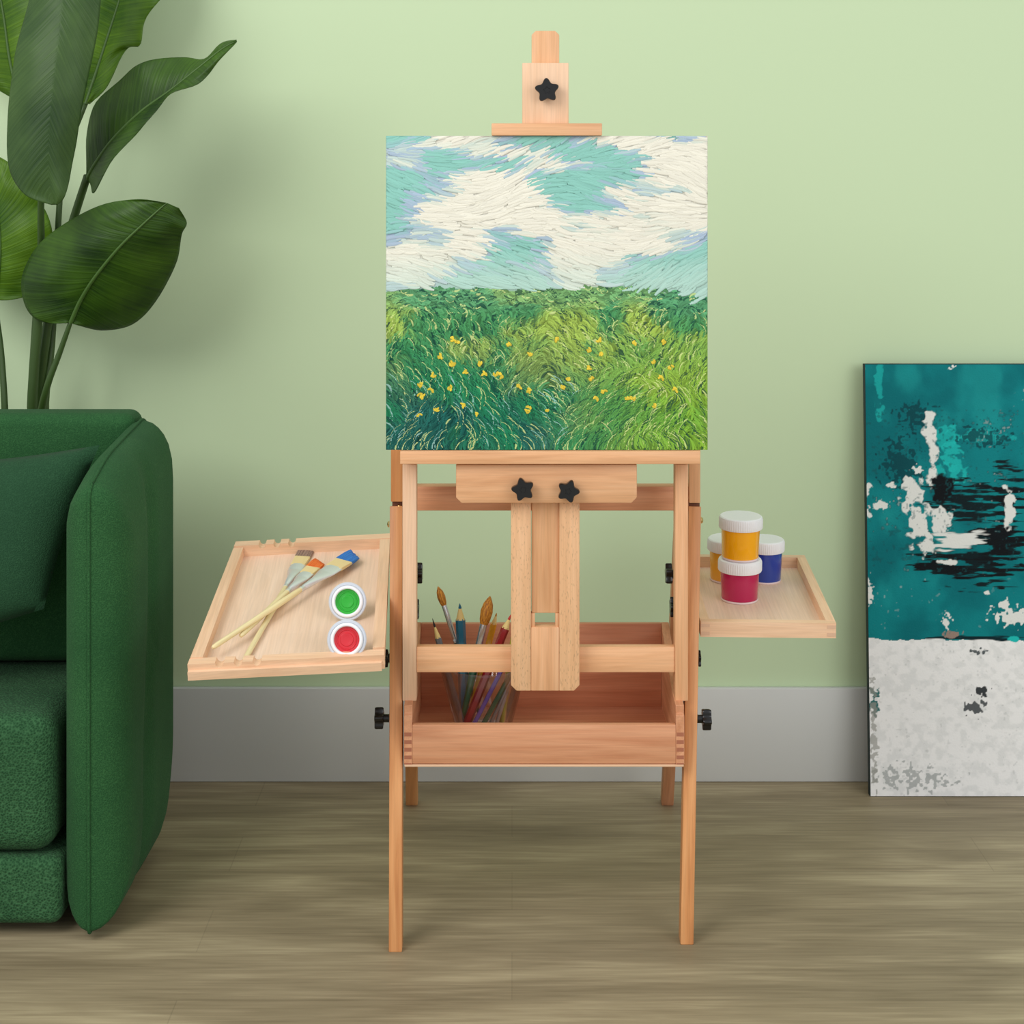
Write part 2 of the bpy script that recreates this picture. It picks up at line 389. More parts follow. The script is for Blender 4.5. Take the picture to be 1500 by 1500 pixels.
# storage box
BF, BB = 2.66, 2.93
xl, xr = X(591.5, BF), X(1002.5, BF)
zbot = Z(1120, BF); zf = Z(1062, BF); zs = Z(1027.5, 2.685); zbk = Z(911, BB)
yf, yb = BF-D0, BB-D0; TH = .0125
box = thing('storage_box', None, None, None, parent=easel, M=Matrix.Translation(((xl+xr)/2, yf, zbot)))
def side_panel(x0):
    # profile in (y,z): low front corner, notch step, then rises to the back
    prof = [(yf, zbot), (yb, zbot), (yb, zbk), (yf+.06, zs+.004), (yf+.006, zs), (yf+.006, zs-.012), (yf, zs-.014)]
    cy, cz = (yf+yb)/2, (zbot+zs)/2
    M = Matrix.Translation((x0, cy, cz)) @ Matrix(((0,0,1),(1,0,0),(0,1,0))).to_4x4()
    bm = prism([(p[0]-cy, p[1]-cz) for p in prof], TH, .0008, 1)
    Mi = M.inverted()
    for k in range(5):
        z0 = Z(1073+k*11.2, BF); z1 = Z(1073+k*11.2+5.6, BF)
        if z1 < zbot+.0005: z1 = zbot+.0005
        fb = boxbm((x0+.0008, yf-.0002, z1), (x0+TH-.0008, yf+.004, z0)); fb.transform(Mi)
        merge(bm, fb, 1)
    return obj('side_panel', bm, [M_ROSE, M_END], box, M, smooth=True)
side_panel(xl); side_panel(xr-TH)
def board(name, lo, hi, mat, parent, bev=.001):
    c = Vector([(a+b)/2 for a, b in zip(lo, hi)]); M = Matrix.Translation(c)
    bm = boxbm([a-b for a, b in zip(lo, c)], [a-b for a, b in zip(hi, c)], bev)
    return obj(name, bm, mat, parent, M, smooth=True)
board('front_panel', (xl+TH+.0002, yf+.0005, zbot+.001), (xr-TH-.0002, yf+TH, zf), M_ROSE, box)
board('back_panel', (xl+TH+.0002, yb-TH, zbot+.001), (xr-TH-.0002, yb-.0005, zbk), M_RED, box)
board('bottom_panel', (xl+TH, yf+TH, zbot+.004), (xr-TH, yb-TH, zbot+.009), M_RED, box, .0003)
board('bottom_edge', (xl+.001, yf-.0012, zbot-.003), (xr-.001, yb, zbot-.0001), M_PALE, box, .0005)
BOXFLOOR = zbot+.009

# side trays: T maps (u across 0..1, v front..back 0..1, h metres above the rim plane) to the world
class Tray:
    def __init__(s, fl, fr, br, bl):
        s.c = (fl, fr, br, bl)
        s.n = ((fr-fl).cross(bl-fl)).normalized()
        s.lu = ((fr-fl).length+(br-bl).length)/2; s.lv = ((bl-fl).length+(br-fr).length)/2
    def __call__(s, u, v, h=0):
        fl, fr, br, bl = s.c
        return (fl*(1-u)+fr*u)*(1-v)+(bl*(1-u)+br*u)*v + s.n*h
    def wall(s, u0, u1, v0, v1, h0, h1, notch=(), along='u', nseg=1, nw=.022, nd=.007):
        """bar with round notches cut in its top edge"""
        bm = bmesh.new(); rows = []
        us = [0, 1]
        for c in notch:
            for k in range(-8, 9): us.append(c+k/8*nw)
        us = sorted(set(round(q, 5) for q in us))
        for q in us:
            dp = 0
            for c in notch:
                z = abs(q-c)/nw
                if z < 1: dp = nd*math.sqrt(1-z*z)
            if along == 'u':
                u = u0+(u1-u0)*q; pts = [(u, v0, h0), (u, v1, h0), (u, v1, h1-dp), (u, v0, h1-dp)]
            else:
                v = v0+(v1-v0)*q; pts = [(u0, v, h0), (u1, v, h0), (u1, v, h1-dp), (u0, v, h1-dp)]
            rows.append([bm.verts.new(s(*p)) for p in pts])
        for a, b in zip(rows, rows[1:]):
            for k in range(4): bm.faces.new((a[k], a[(k+1) % 4], b[(k+1) % 4], b[k]))
        bm.faces.new(rows[0]); bm.faces.new(rows[-1]); return bm
    def frame(s, along='u'):
        o = s(.5, .5); x = (s(1, .5)-s(0, .5)).normalized()
        if along == 'v': x = (s(.5, 1)-s(.5, 0)).normalized()
        y = s.n.cross(x).normalized()
        return Matrix.Translation(o) @ Matrix((x, y, s.n)).transposed().to_4x4()
    def hit(s, px, py, h):
        """point of the plane at height h seen at photo px,py"""
        o = Vector((0, -D0, H)); d = Vector(((px-750)/F, 1, -(py-HY)/F)); c = s(.5, .5, h)
        return o + d*((c-o).dot(s.n)/d.dot(s.n))
def build_tray(T, par, wall_h, wt, mat_w, mat_b, notches_f=(), notches_b=(), groove=False, fingers=False):
    wu, wv = wt/T.lu, wt/T.lv
    def add(nm, bm, mats, al='u', bev=.0008):
        M = T.frame(al); bm.transform(M.inverted())
        bmesh.ops.recalc_face_normals(bm, faces=bm.faces)
        return obj(nm, bm, mats, par, M, smooth=True, angle=30)
    f = T.wall(0, 1, 0, wv, -wall_h, 0, notches_f)
    if groove:
        g = T.wall(.002, .985, -.006/T.lv, -.0001, -wall_h, -wall_h*.42); merge(f, g)
        g = T.wall(.002, .985, -.004/T.lv, -.0001, -wall_h*.3, -.0005); merge(f, g) if False else g.free()
    if fingers:
        for (a, b_) in ((0, wu), (1-wu, 1)):
            for (h0, h1) in ((-wall_h*.36, -wall_h*.14), (-wall_h*.88, -wall_h*.64)):
                merge(f, T.wall(a+.001, b_-.001, -.0003/T.lv, .004, h0, h1), 1)
    add('rim_front', f, [mat_w, M_FINGER])
    add('rim_back', T.wall(0, 1, 1-wv, 1, -wall_h, 0, notches_b), mat_w)
    add('rim_side', T.wall(0, wu, wv+.0005, 1-wv-.0005, -wall_h, 0, along='v'), mat_w, 'v')
    add('rim_side', T.wall(1-wu, 1, wv+.0005, 1-wv-.0005, -wall_h, 0, along='v'), mat_w, 'v')
    add('tray_bottom', T.wall(wu, 1-wu, wv, 1-wv, -wall_h+.001, -wall_h+.005), mat_b, 'v')
    return -wall_h+.005
M_FINGER = plain('pale_end_grain', (214, 176, 146), .6)
TL = Tray(P(275, 976, 2.53), P(563, 957, 2.56), P(571.5, 779, 2.92), P(345, 795, 2.93))
# slide the inner edge just clear of the leg
trayL = thing('side_tray', None, None, None, parent=easel, M=Matrix.Translation(TL(.5, .5, -.02)))
hL = build_tray(TL, trayL, .022, .017, M_PALE, M_PLY, (.16, .255, .35), (.18, .275, .37), groove=True)
TR = Tray(P(1027, 912, 2.6), P(1225, 913, 2.6), P(1178.5, 812, 2.9), P(1023, 811, 2.9))
TR = Tray(P(1026.5, 911, 2.73), P(1225, 913, 2.73), P(1178.5, 813, 3.10), Vector((X(1026.5, 2.73)+.003, .50, Z(812, 3.10))))
trayR = thing('side_tray', None, None, None, parent=easel, M=Matrix.Translation(TR(.5, .5, -.02)))
hR = build_tray(TR, trayR, .0235, .0145, M_PALE, M_PLY, fingers=True)

# ------------------------------------------------------------------ canvases
def sstep(a, b, x): t = np.clip((x-a)/(b-a), 0, 1); return t*t*(3-2*t)
_tab = rng.rand(256, 256)
def vn(x, y, s=0):
    x = np.asarray(x, float)+s*17.3+50; y = np.asarray(y, float)+s*9.1+50
    xi = np.floor(x).astype(int); yi = np.floor(y).astype(int); fx = x-xi; fy = y-yi
    fx = fx*fx*(3-2*fx); fy = fy*fy*(3-2*fy); t = _tab
    a = t[xi % 256, yi % 256]; b = t[(xi+1) % 256, yi % 256]; c = t[xi % 256, (yi+1) % 256]; d = t[(xi+1) % 256, (yi+1) % 256]
    return (a*(1-fx)+b*fx)*(1-fy)+(c*(1-fx)+d*fx)*fy
def fbm(x, y, s=0, o=4):
    r = 0; a = .5; n = 0
    for k in range(o): r = r+a*vn(x*2**k, y*2**k, s+k); n += a; a *= .5
    return r/n
L3 = lambda *c: np.array(lin(*c)[:3])
def mixc(a, b, t): t = np.asarray(t)[..., None]; return a*(1-t)+b*t
def hill(u): return .475+.045*np.sin(u*2.6+.4)+.012*np.sin(u*9+1)
def field(u, v):
    """a plain windy meadow under a cloudy sky"""
    u = np.asarray(u, float); v = np.asarray(v, float)
    cl = fbm(u*2.6+.8*v, v*6.2, 5)
    sky = mixc(L3(140,198,186), L3(232,229,214), sstep(.49, .56, cl+.20*(v-.72)))
    e = np.exp(-((cl+.20*(v-.72)-.505)/.018)**2); sky = mixc(sky, L3(172,182,214), .75*e)
    sky = mixc(sky, L3(196,220,208), sstep(.66, .52, v)*.6)
    g = fbm(u*3.0+3, v*5, 9); g2 = fbm(u*6, v*9, 21)
    low = sstep(.46, .10, v)
    land = mixc(L3(120,168,84), L3(160,188,84), sstep(.4, .65, g))
    land = mixc(land, L3(40,138,92), sstep(.46, .62, g2)*.85)
    dark = mixc(L3(6,92,90), L3(28,126,84), sstep(.35, .65, g2))
    land = mixc(land, dark, low*sstep(.95, .45, u+.25*g)*.95)
    land = mixc(land, L3(124,172,46), low*sstep(.5, .95, u)*.75)
    land = mixc(land, L3(112,176,130), sstep(.10, .02, hill(u)-v)*.55)
    return np.where((v > hill(u))[..., None], sky, land)
def strokes_mesh(W, Hh):
    V = []; Fc = []; Cl = []; K = 7
    def stroke(u, v, ang, L, w, curv, col, lift):
        base = len(V); a = ang-curv/2; x = u*W; y = v*Hh
        pts = []
        # start so that (u,v) is about the middle
        x -= math.cos(ang)*L/2; y -= math.sin(ang)*L/2
        for k in range(K):
            pts.append((x, y, a)); x += math.cos(a)*L/(K-1); y += math.sin(a)*L/(K-1); a += curv/(K-1)
        for k, (x, y, a) in enumerate(pts):
            t = k/(K-1); ww = w*(.35+.65*math.sin(math.pi*min(1, .12+t*.85)))
            nx, ny = -math.sin(a)*ww/2, math.cos(a)*ww/2
            for s, hgt, cc in ((-1, 0, .86), (-.3, 1, 1.06), (.35, .75, .98), (1, 0, .88)):
                xx = min(max(x+nx*s, .0004), W-.0004); yy = min(max(y+ny*s, .0004), Hh-.0004)
                V.append((xx, yy, lift+hgt*.00055)); c = np.clip(col*cc, 0, 1); Cl.append((c[0], c[1], c[2], 1))
        for k in range(K-1):
            for s in range(3):
                q = base+k*4+s; Fc.append((q, q+1, q+5, q+4))
    # sky
    n = 3600
    U = rng.rand(n); Vv = .42+.58*rng.rand(n)
    cols = field(U, np.maximum(Vv, hill(U)+.012))
    fl = fbm(U*2.2+4, Vv*3.5, 40)
    for i in range(n):
        if Vv[i] < hill(U[i])+.008: continue
        ang = (fl[i]-.5)*2.6
        stroke(U[i], Vv[i], ang, .020+.026*rng.rand(), .0042+.003*rng.rand(), (rng.rand()-.5)*1.6, cols[i]*(.93+.11*rng.rand()), .0003+i/n*.0009)
    # meadow, far to near
    n = 6800
    Vv = np.sort(.54*rng.rand(n))[::-1]; U = rng.rand(n)
    cols = field(U, np.minimum(Vv, hill(U)-.012)); cl = fbm(U*7, Vv*9, 60); cl2 = fbm(U*4, Vv*5, 70)
    for i in range(n):
        if Vv[i] > hill(U[i])+.004: continue
        near = 1-Vv[i]/.5
        side = 1 if cl[i] > .5 else -1
        ang = math.pi/2 - side*(.15+.75*cl2[i]) if near > .12 else (rng.rand()-.5)*.9
        c = cols[i]*(.52+.75*rng.rand())
        r = rng.rand()
        if r < .07: c = mixc(c, L3(214,226,150), .65)
        elif r < .24: c = mixc(c, L3(4,58,56), .75)
        elif r < .28 and near > .5 and U[i] < .6: c = mixc(c, L3(170,214,206), .6)
        stroke(U[i], Vv[i], ang, (.012+.026*near)*(.7+.6*rng.rand()), .0034+.0022*rng.rand(), -side*(1.3+1.0*rng.rand()), c, .0003+i/n*.0012)
    # scattered yellow flowers
    for i in range(46):
        cu, cv = .08+.84*rng.rand(), .10+.26*rng.rand()
        for k in range(4):
            stroke(cu+.006*(rng.rand()-.5)*2, cv+.006*(rng.rand()-.5)*2, rng.rand()*3.1, .0055, .0036, .5, L3(232,206,70)*(.75+.3*rng.rand()), .0016)
    me = bpy.data.meshes.new('paint_strokes'); me.from_pydata(V, [], Fc)
    ca = me.color_attributes.new('Col', 'FLOAT_COLOR', 'POINT'); ca.data.foreach_set('color', np.array(Cl, dtype=np.float32).ravel())
    return me
def gridcol(name, W, Hh, nx, ny, fn):
    u, v = np.meshgrid(np.linspace(0, 1, nx), np.linspace(0, 1, ny))
    V = np.stack([u.ravel()*W, v.ravel()*Hh, np.zeros(u.size)], 1)
    i = (np.arange(ny-1)[:, None]*nx+np.arange(nx-1)[None, :]).ravel()
    Fc = np.stack([i, i+1, i+nx+1, i+nx], 1)
    me = bpy.data.meshes.new(name); me.from_pydata(V.tolist(), [], Fc.tolist())
    col = np.ones((u.size, 4), np.float32); col[:, :3] = fn(u.ravel(), v.ravel())
    ca = me.color_attributes.new('Col', 'FLOAT_COLOR', 'POINT'); ca.data.foreach_set('color', col.ravel())
    return me
M_PAINT = attrmat('oil_paint', .5, .3, 500)
M_CANV = plain('raw_canvas', (222, 216, 202), .85)
cd = 2.6435
c0, c1 = P(565.5, 661.5, cd), P(1036.5, 199, cd); CW, CH = c1.x-c0.x, c1.z-c0.z
cz0 = Z(661, 2.632)+.0003
CH = c1.z-cz0
painting = thing('landscape_painting', Vector(((c0.x+c1.x)/2, cd-D0+.009, cz0)), 'square painting of a windy green meadow under pale clouds clamped upright on the easel', 'painting')
obj('canvas', boxbm((c0.x, cd-D0, cz0), (c1.x, cd-D0+.0185, cz0+CH), .0012), M_CANV, painting, smooth=True)
MF = Matrix.Translation((c0.x, cd-D0-.0003, cz0)) @ Matrix(((1,0,0),(0,0,-1),(0,1,0))).to_4x4()
link_mesh('painted_ground', gridcol('painted_ground', CW, CH, 160, 160, lambda u, v: field(u, v)*.9), M_PAINT, painting, MF)
link_mesh('brush_strokes', strokes_mesh(CW, CH), M_PAINT, painting, MF, smooth=True, angle=80)

# teal abstract leaning on the wall
bd, td = D0*H*1000/(1167-HY), WALL_D-.022
pb0 = Vector((.655, bd-D0, .0)); pt0 = Vector((.656, td-D0-.018, Z(533, td-.018)))
AW = .44; AH = (pt0-pb0).length
zz = (pt0-pb0).normalized(); zz.x = 0; zz.normalize(); xx = Vector((1, 0, 0)); nn = xx.cross(zz)
MA = Matrix.Translation(pb0) @ Matrix((xx, zz, nn)).transposed().to_4x4()
ab = thing('abstract_painting', None, 'tall teal and white abstract canvas with black and white scrapes leaning on the wall', 'painting', M=Matrix.Translation(pb0+Vector((AW/2, .01, 0))))
M_EDGE = plain('dark_canvas_edge', (24, 44, 46), .7)
nb = boxbm((0, .0, -.019), (AW, AH, -.0005), .001)
# keep the lower back corner on the floor
obj('canvas', nb, M_EDGE, ab, MA, smooth=True)
def abstract(u, v):
    px = 1269+u*AW/1.256e-3/1.0; py = 1167-v*(1167-533)
    px = 1269+u*AW*F/3.28
    n1 = fbm(px/60, py/60, 5); n2 = fbm(px/9, py/9, 6, 3); n3 = fbm(px/30, py/4.0, 7, 3); n4 = fbm(px/5, py/5, 8, 2)
    c = mixc(L3(0,108,114), L3(6,128,132), sstep(.35, .65, n1)); c = mixc(c, L3(30,160,158), sstep(.5, .85, fbm(px/40, py/70, 12))*.45)
    WHn = None
    def dab(c, cx, cy, rx, ry, col, rough=.9, nn_=None, a=1., ang=0):
        dx, dy = px-cx, py-cy; ca, sa = math.cos(ang), math.sin(ang)
        q = np.sqrt(((dx*ca+dy*sa)/rx)**2+((-dx*sa+dy*ca)/ry)**2)
        nn_ = n2 if nn_ is None else nn_
        return mixc(c, col, a*sstep(1.16, .86, q+rough*(nn_-.5)*2))
    WH, BK, TQ = L3(226,228,222), L3(10,16,20), L3(30,186,180)
    for a in ((1385,640,22,12,.7), (1398,680,14,30,.8), (1290,560,5,50,.6), (1440,640,40,8,.5), (1380,690,18,10,.7)): c = dab(c, *a[:4], TQ, 1.2, n2, a[4])
    for a in ((1320,680,22,26), (1345,610,20,14), (1440,640,26,12)): c = dab(c, *a, L3(2,58,66), 1.6, n4, .8)
    for a in ((1363,630,9,26,0), (1367,665,7,28,0), (1366,700,8,20,0)): c = dab(c, a[0], a[1], a[2], a[3], WH, .9)
    c = dab(c, 1380, 716, 17, 22, BK, .6)
    for a in ((1430,745,52,26), (1475,735,18,40), (1440,790,55,14), (1425,825,58,22), (1470,800,30,30), (1385,835,28,14)):
        c = dab(c, *a, BK, 1.7, n3, .95)
    for a in ((1332,730,10,24), (1344,722,8,18), (1345,770,15,32), (1352,800,13,14), (1376,765,16,16), (1478,745,7,28)): c = dab(c, *a, WH, 1.1)
    c = mixc(c, L3(20,80,84), sstep(.66, .80, n4)*.5*(np.abs(px-1390) < 120)*(np.abs(py-720) < 120))
    c = dab(c, 1398, 795, 36, 13, WH, .9, n3, 1, -.08)
    c = dab(c, 1385, 826, 14, 4, WH, .9)
    for a in ((1269,716,5,8), (1290,742,8,5), (1270,752,6,6), (1305,712,6,3), (1480,905,26,9), (1470,890,6,8), (1382,912,5,9), (1445,870,4,4), (1270,870,4,16), (1345,688,5,4), (1400,536,6,3)): c = dab(c, *a, WH, 1.5, n4)
    sp = sstep(.80, .86, n4)*sstep(.5, .7, n1); c = mixc(c, WH, sp*.25)
    wl = 936+4*np.sin(px/40)+5*(n2-.5)+6*sstep(1370, 1385, px)
    wht = mixc(L3(228,229,227), L3(240,240,238), sstep(.3, .6, n2)); wht = mixc(wht, L3(150,155,152), sstep(.76, .9, n4)*.3)
    wht = dab(wht, 1432, 1015, 8, 6, L3(60,64,66), 1.6, n4); wht = dab(wht, 1420, 1040, 10, 8, L3(90,94,96), 2.2, n4); wht = dab(wht, 1275, 1030, 7, 14, L3(50,110,108), 1.7, n4)
    wht = dab(wht, 1330, 1142, 34, 10, L3(150,156,154), 2.4, n4, .7); wht = dab(wht, 1430, 958, 9, 4, L3(90,96,98), 1.6, n4)
    wht = dab(wht, 1274, 1080, 4, 60, L3(150,150,142), 1.8, n4, .7)
    c = np.where((py > wl)[:, None], wht, c)
    c = dab(c, 1425, 937, 48, 4, L3(6,40,46), .8, n3); c = dab(c, 1392, 932, 10, 4, L3(150,130,118), 1.2, n4); c = dab(c, 1480, 939, 8, 4, TQ, .8)
    return c
link_mesh('painted_face', gridcol('painted_face', AW-.002, AH-.002, 340, 600, abstract), attrmat('acrylic_paint', .6, .35, 260), ab, MA @ Matrix.Translation((.001, .001, 0)))

# ------------------------------------------------------------------ sofa
M_SOFA = fabric('green_upholstery', (28, 70, 38), (52, 98, 56), 520, .4)
M_WEAVE = fabric('green_coarse_weave', (20, 58, 32), (64, 108, 70), 300, .8)
M_CUSH = fabric('dark_green_velvet', (28, 62, 40), (46, 84, 56), 500, .4)
sx = -.628
sofa = thing('sofa', Vector((-1.1, .25, 0)), 'dark green fabric sofa with a seamed pillow-like arm in front of the plant', 'sofa')
def roundpoly(pts, r, n=5):
    out = []; m = len(pts)
    for i in range(m):
        p = Vector(pts[i]).to_2d(); a = Vector(pts[i-1]).to_2d(); b = Vector(pts[(i+1) % m]).to_2d(); rr = r[i] if isinstance(r, (list, tuple)) else r
        pa = p+(a-p).normalized()*rr; pb = p+(b-p).normalized()*rr
        for k in range(n+1):
            t = k/n; out.append(tuple(pa*(1-t)**2+p*2*t*(1-t)+pb*t*t))
    return out
def densify(pts, step=.02):
    out = []
    for i in range(len(pts)):
        a = Vector(pts[i]); b = Vector(pts[(i+1) % len(pts)]); n_ = max(1, int((b-a).length/step))
        for k in range(n_): out.append(tuple(a.lerp(b, k/n_)))
    return out
outl = densify(roundpoly([(2.634, .012), (3.00, .006), (3.052, .10), (3.052, .71), (3.02, .724), (2.75, .703), (2.634, .672)], [.008, .05, .05, .012, .02, .05, .022]))
def lens(outl, tin, tout):
    bm = bmesh.new(); cy = sum(p[0] for p in outl)/len(outl); cz = sum(p[1] for p in outl)/len(outl)
    for sgn, T in ((-1, tin), (1, tout)):
        rings = []
        for r in (1, .985, .965, .94, .9, .84, .76, .66, .56, .46, .36, .26, .16, .08):
            th = T*(1-r**9)**.62
            rings.append([(sx+sgn*(th*(1 - (.20*math.exp(-(((cy+(p[0]-cy)*r)-2.79-.05*p[1])/.028)**2)*min(1, (1-r)*5) if sgn > 0 else 0))), (cy+(p[0]-cy)*r)-D0, cz+(p[1]-cz)*r) for p in outl])
        rv = [[bm.verts.new(q) for q in ring] for ring in rings]
        for a, b in zip(rv, rv[1:]):
            for k in range(len(a)): bm.faces.new((a[k], a[(k+1) % len(a)], b[(k+1) % len(a)], b[k]))
        bm.faces.new(rv[-1])
    bmesh.ops.remove_doubles(bm, verts=bm.verts, dist=.0002)
    return bm
arm = obj('armrest', lens(outl, .048, .058), M_SOFA, sofa, smooth=True, angle=70)
pp = [Vector((sx, p[0]-D0, p[1])) for p in outl]; pp.append(pp[0])
obj('seam', tube(pp, [.0026]*len(pp), 8), M_SOFA, arm, smooth=True, angle=80)
def cushion(name, lo, hi, r, mat, par, puff=0):
    bm = boxbm(lo, hi); bmesh.ops.bevel(bm, geom=list(bm.edges), offset=r, segments=6, profile=.5, affect='EDGES')
    o = obj(name, bm, mat, par, smooth=True, angle=60); return o
SL = -1.55
cushion('sofa_base', (SL, 2.645-D0, .018), (X(85, 2.645)+.004, 3.03-D0, .1185), .018, M_WEAVE, sofa)
cushion('seat_cushion', (SL, 2.648-D0, .121), (X(78, 2.65), 2.985-D0, .328), .035, M_WEAVE, sofa)
cushion('backrest', (SL, 2.99-D0, .10), (X(197, 2.99), 3.075-D0, Z(603, 3.02)), .022, M_SOFA, sofa)
cushion('back_cushion', (SL, 2.93-D0, .331), (-.70, 2.988-D0, .60), .022, M_SOFA, sofa)
def pillow(name, c, bulge, mat, par=None, n=24):
    """knife-edge cushion from four corner points"""
    bm = bmesh.new(); nr = (c[1]-c[0]).cross(c[3]-c[0]).normalized()
    if nr.y > 0: nr = -nr
    grids = []
    for s in (1, -1):
        g = []
        for i in range(n+1):
            row = []
            for j in range(n+1):
                u, v = i/n, j/n
                e = (1-abs(2*u-1)**2.6)*(1-abs(2*v-1)**2.6)
                pin = .035*(math.sin(math.pi*u)*(2*v-1)**2*(1 if v > .5 else -1)) # edges bow inward
                vv = v - .03*math.sin(math.pi*u)*(2*v-1); uu = u-.03*math.sin(math.pi*v)*(2*u-1)
                p = (c[0]*(1-uu)+c[1]*uu)*(1-vv)+(c[3]*(1-uu)+c[2]*uu)*vv
                row.append(bm.verts.new(p+nr*s*bulge*max(e, 0)**.55))
            g.append(row)
        grids.append(g)
        for i in range(n):
            for j in range(n): bm.faces.new((g[i][j], g[i+1][j], g[i+1][j+1], g[i][j+1]))
    bmesh.ops.remove_doubles(bm, verts=bm.verts, dist=.0004)
    return obj(name, bm, mat, par, smooth=True, angle=80)
pil = pillow('throw_pillow', [P(-170, 985, 2.76), P(64, 892, 2.775), P(146, 652, 2.875), P(-130, 676, 2.87)], .05, M_CUSH)
finish(pil, 'dark green throw pillow leaning against the sofa backrest beside the arm', 'pillow')

# ------------------------------------------------------------------ plant behind the sofa
M_LEAF = leafmat('leaf_green', (18, 46, 9), (64, 100, 20))
M_LEAFB = leafmat('leaf_bright_green', (34, 74, 10), (96, 134, 22))
M_LEAFU = leafmat('leaf_underside', (34, 62, 26), (66, 94, 44))
M_RIB = plain('leaf_midrib', (66, 98, 38), .5)
M_STEM = plain('leaf_stem', (52, 78, 28), .5)
M_POT = plain('terracotta_grey_pot', (150, 148, 142), .7)
M_SOIL = plain('potting_soil', (46, 34, 26), .95)
px0 = Vector((-.86, 3.2-D0, 0))
plant = thing('potted_plant', px0, 'tall broad-leaved tropical plant with glossy paddle leaves rising behind the green sofa', 'plant')
pot = obj('pot', lathe([(0, 0), (.07, 0), (.075, .01), (.092, .27), (.098, .275), (.098, .30), (.088, .30), (.086, .275), (0, .27)], 40), M_POT, plant, Matrix.Translation(px0), smooth=True)
obj('soil', lathe([(0, .272), (.084, .272), (.084, .281), (.04, .287), (0, .288)], 30), M_SOIL, plant, Matrix.Translation(px0), smooth=True)
def leaf(mid, left, right, mat, n=44, m=18, ruffle=.006, rib=True, label=None):
    """mid/left/right: lists of (px, py, depth) from base to tip"""
    a, b_, c = crom(mid, n), crom(left, n), crom(right, n)
    bm = bmesh.new(); uvl = bm.loops.layers.uv.new('UVMap'); rows = []; UV = {}
    for i in range(n):
        t = i/(n-1); row = []
        pm, pl, pr = P(*a[i]), P(*b_[i]), P(*c[i])
        for j in range(-m, m+1):
            s = abs(j)/m; e = pl if j < 0 else pr
            p = pm.lerp(e, s)
            wv = noise.noise(Vector((t*9+(7 if j < 0 else 0), s*1.5, a[0][0]*.1)))
            w = (e-pm).length
            p = p+Vector((0, -1, 0))*(ruffle*wv*s*2 + w*.10*math.sin(math.pi*s))
            v = bm.verts.new(p); row.append(v); UV[v] = (t, .5+.5*j/m)
        rows.append(row)
    for i in range(n-1):
        for j in range(2*m): bm.faces.new((rows[i][j], rows[i][j+1], rows[i+1][j+1], rows[i+1][j]))
    for f in bm.faces:
        for l in f.loops: l[uvl].uv = UV[l.vert]
    o = obj('leaf', bm, mat, plant, smooth=True, angle=180)
    sm = o.modifiers.new('thickness', 'SOLIDIFY'); sm.thickness = .0009; sm.offset = 0
    if rib:
        pts = [P(*q)+Vector((0, -.0012, 0)) for q in a]
        obj('midrib', tube(pts, [.0036*(1-i/(n-1))+.0006 for i in range(n)], 8), M_RIB, o, smooth=True, angle=90)
    return o
def stem(pts, r0, r1, n=24):
    q = crom(pts, n); v = [P(*k) for k in q]
    return obj('stem', tube(v, [r0+(r1-r0)*i/(n-1) for i in range(n)], 10), M_STEM, plant, smooth=True, angle=90)
# D: round leaf, front
leaf([(104,472,3.12),(118,440,3.10),(140,405,3.07),(175,362,3.04),(210,328,3.03),(240,301,3.03),(246,298,3.03)],
     [(98,473,3.12),(62,472,3.14),(37,448,3.16),(36,392,3.14),(70,345,3.10),(140,303,3.05),(200,292,3.03),(243,297,3.03)],
     [(110,475,3.12),(150,484,3.16),(196,474,3.16),(232,436,3.14),(258,385,3.10),(266,345,3.06),(273,328,3.05),(262,305,3.03)], M_LEAF, ruffle=.007)
# C: diagonal leaf
leaf([(128,262,3.14),(140,240,3.12),(165,205,3.10),(205,165,3.08),(250,132,3.06),(290,100,3.05),(325,72,3.05),(347,60,3.05)],
     [(126,258,3.14),(127,200,3.15),(140,152,3.14),(178,115,3.12),(215,90,3.10),(268,84,3.09),(300,86,3.07),(325,62,3.06),(346,58,3.05)],
     [(133,270,3.14),(140,282,3.09),(166,232,3.05),(206,190,3.04),(228,164,3.03),(250,138,3.02),(292,122,3.03),(318,92,3.04),(347,62,3.05)], M_LEAF, ruffle=.007)
# B: bright leaf behind, upper
leaf([(126,152,3.24),(140,110,3.24),(156,60,3.24),(175,0,3.24),(195,-70,3.24),(205,-150,3.24)],
     [(122,152,3.24),(100,130,3.25),(96,60,3.25),(110,0,3.25),(140,-70,3.25),(200,-150,3.24)],
     [(130,152,3.24),(158,128,3.22),(184,72,3.21),(206,66,3.20),(214,28,3.20),(246,-20,3.20),(240,-90,3.21),(210,-150,3.24)], M_LEAFB, ruffle=.008)
leaf([(30,150,3.25),(15,90,3.25),(5,20,3.25),(-10,-60,3.25),(-30,-140,3.25)],
     [(28,150,3.25),(-30,110,3.24),(-60,40,3.24),(-60,-40,3.24),(-35,-140,3.25)],
     [(32,150,3.25),(50,100,3.24),(66,20,3.24),(50,-60,3.24),(-25,-140,3.25)], M_LEAFB)
# E: left leaf, cropped by the frame
leaf([(-8,440,3.20),(-2,400,3.18),(0,350,3.17),(-5,290,3.17),(-14,225,3.17)],
     [(-12,440,3.20),(-70,400,3.22),(-80,340,3.22),(-60,270,3.20),(-18,225,3.17)],
     [(-4,440,3.20),(40,432,3.20),(66,385,3.19),(76,335,3.18),(48,282,3.17),(18,242,3.17),(-12,225,3.17)], M_LEAFB, ruffle=.008)
